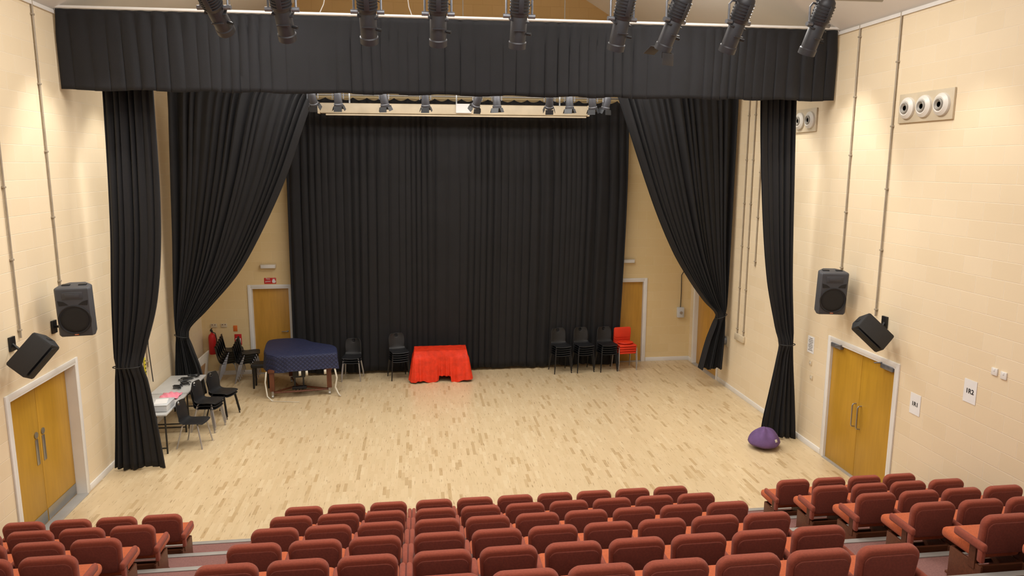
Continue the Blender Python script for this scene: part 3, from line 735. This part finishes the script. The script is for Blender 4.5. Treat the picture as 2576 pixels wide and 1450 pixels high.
def ext(x,z,label):
    r=root('fire_extinguisher',label,'fire extinguisher',(x,YB-.13,z),group='fire extinguishers on rear wall')
    obj('cylinder_body',lathe([(.0,0),(.075,.0),(.085,.02),(.085,.40),(.07,.46),(.03,.49),(.025,.52)],seg=24),M_red,r)
    obj('valve_handle',[cyl((0,0,.5),(0,0,.56),.022),bx((0,-.05,.57),(.03,.13,.015),.004),bx((0,-.05,.60),(.03,.12,.012),.004,rot=(.15,0,0))],M_plas,r)
    obj('hose',tube([(0,-.02,.54),(.08,-.03,.5),(.11,-.04,.36),(.10,-.05,.18)],.011),M_plas,r)
    obj('wall_bracket',bx((0,.10,.3),(.06,.05,.3),.004),M_steel,r)
ext(-4.80,.55,'red fire extinguisher bracketed on rear wall');
r=root('extinguisher_notice','small red notice with white text panel','sign',(-4.25,YB,.85))
obj('sign_plate',bx((0,-.004,0),(.16,.008,.26),.001),M_red,r);obj('text_panel',bx((0,-.009,-.03),(.12,.003,.12)),M_paper,r)
r=root('extinguisher_notice','small orange notice above chair stack','sign',(-4.30,YB,1.12))
obj('sign_plate',bx((0,-.004,0),(.09,.008,.14),.001),M_orb,r)
o=tag(obj('display_board',bx((0,0,.36),(.03,.85,.72),.004),M_boardw,loc=(-4.88,16.5,0.02),rot=(.0,.12,.0)),'white display board leaning against the side wall','board')
o=tag(obj('hardboard_sheet',bx((0,0,.30),(.02,.7,.6),.004),M_boardb,loc=(-4.80,15.95,0.01),rot=(0,.16,0)),'brown hardboard sheet leaning by curtain','board')
r=root('yellow_warning_tag','yellow and black tag hanging above table','tag',(XL+.02,13.75,1.25))
obj('tag_plate',bx((0,0,0),(.02,.06,.34),.004),M_yel,r);obj('tag_print',[bx((.011,0,k*.07-.1),(.003,.05,.02)) for k in range(4)],M_ink,r)
r=root('wall_socket','white trunking socket box above grey table','socket',(XL+.03,13.5,.98))
obj('plate',bx((0,0,0),(.06,.3,.12),.006),M_white,r)
for s in (-.08,.08): obj('switch',bx((.032,s,.0),(.006,.03,.03),.001),M_cond,r)
tag(obj('hanging_cable',tube([(XL+.05,14.95,3.6),(XL+.08,14.5,2.7),(XL+.06,14.0,2.3),(XL+.05,13.9,1.6),(XL+.07,13.95,.9)],.009),M_plas),'black cable draped down the stage side wall','cable')

# ------------------------------------------------------------ lights
WH=(1,.965,.91)
def area(loc,rot,sx,sy,e,col=WH):
    l=bpy.data.lights.new('a','AREA');l.shape='RECTANGLE';l.size=sx;l.size_y=sy;l.energy=e*.88;l.color=col
    o=bpy.data.objects.new('house_light',l);COL.objects.link(o);o.location=loc;o.rotation_euler=rot;return o
area((XC,4.5,7.9),(0,0,0),5,3,330)
area((XC-3.2,9.4,7.6),(0,math.radians(8),0),1.2,2.0,130)
area((XC+3.2,9.4,7.6),(0,-math.radians(8),0),1.2,2.0,130)
area((XC,10.2,8.2),(0,0,0),6,.8,140)
area((XC,13.3,6.9),(0,0,0),8,.9,330)
area((XC,14.9,6.9),(0,0,0),8,.4,90)
area((XC,12.5,7.2),(math.pi,0,0),8,2,55)
def spot(loc,tgt,e,ang,blend=.6):
    l=bpy.data.lights.new('s','SPOT');l.energy=e;l.spot_size=math.radians(ang);l.spot_blend=blend;l.shadow_soft_size=.08;l.color=(1,.95,.86)
    o=bpy.data.objects.new('wall_wash_light',l);COL.objects.link(o);o.location=loc
    o.rotation_euler=(Vector(tgt)-Vector(loc)).to_track_quat('-Z','Y').to_euler()
for s,xw in ((1,XL),(-1,XR)):
    spot((xw+s*1.0,10.8,7.3),(xw,10.9,2.6),200,58)
    spot((xw+s*1.0,12.6,6.9),(xw,12.7,2.5),170,60)
    spot((xw+s*1.2,8.2,7.3),(xw,8.3,2.4),110,60)
w=bpy.data.worlds.new('W');bpy.context.scene.world=w;w.use_nodes=True
w.node_tree.nodes['Background'].inputs[0].default_value=(1,.97,.93,1);w.node_tree.nodes['Background'].inputs[1].default_value=.65

# ------------------------------------------------------------ camera
f,th,psi,rho,H=1831.354,.1675,.1293,.0026,4.9341
F=Vector((math.sin(psi)*math.cos(th),math.cos(psi)*math.cos(th),-math.sin(th)))
Rv=Vector((math.cos(psi),-math.sin(psi),0));U=Rv.cross(F)
R2=Rv*math.cos(rho)+U*math.sin(rho);U2=U*math.cos(rho)-Rv*math.sin(rho)
cam=bpy.data.cameras.new('Camera');cam.sensor_width=36;cam.lens=f/2576*36;cam.clip_end=100
co=bpy.data.objects.new('Camera',cam);COL.objects.link(co)
M=Matrix((R2,U2,-F)).transposed().to_4x4();M.translation=Vector((0,0,H));co.matrix_world=M
bpy.context.scene.camera=co
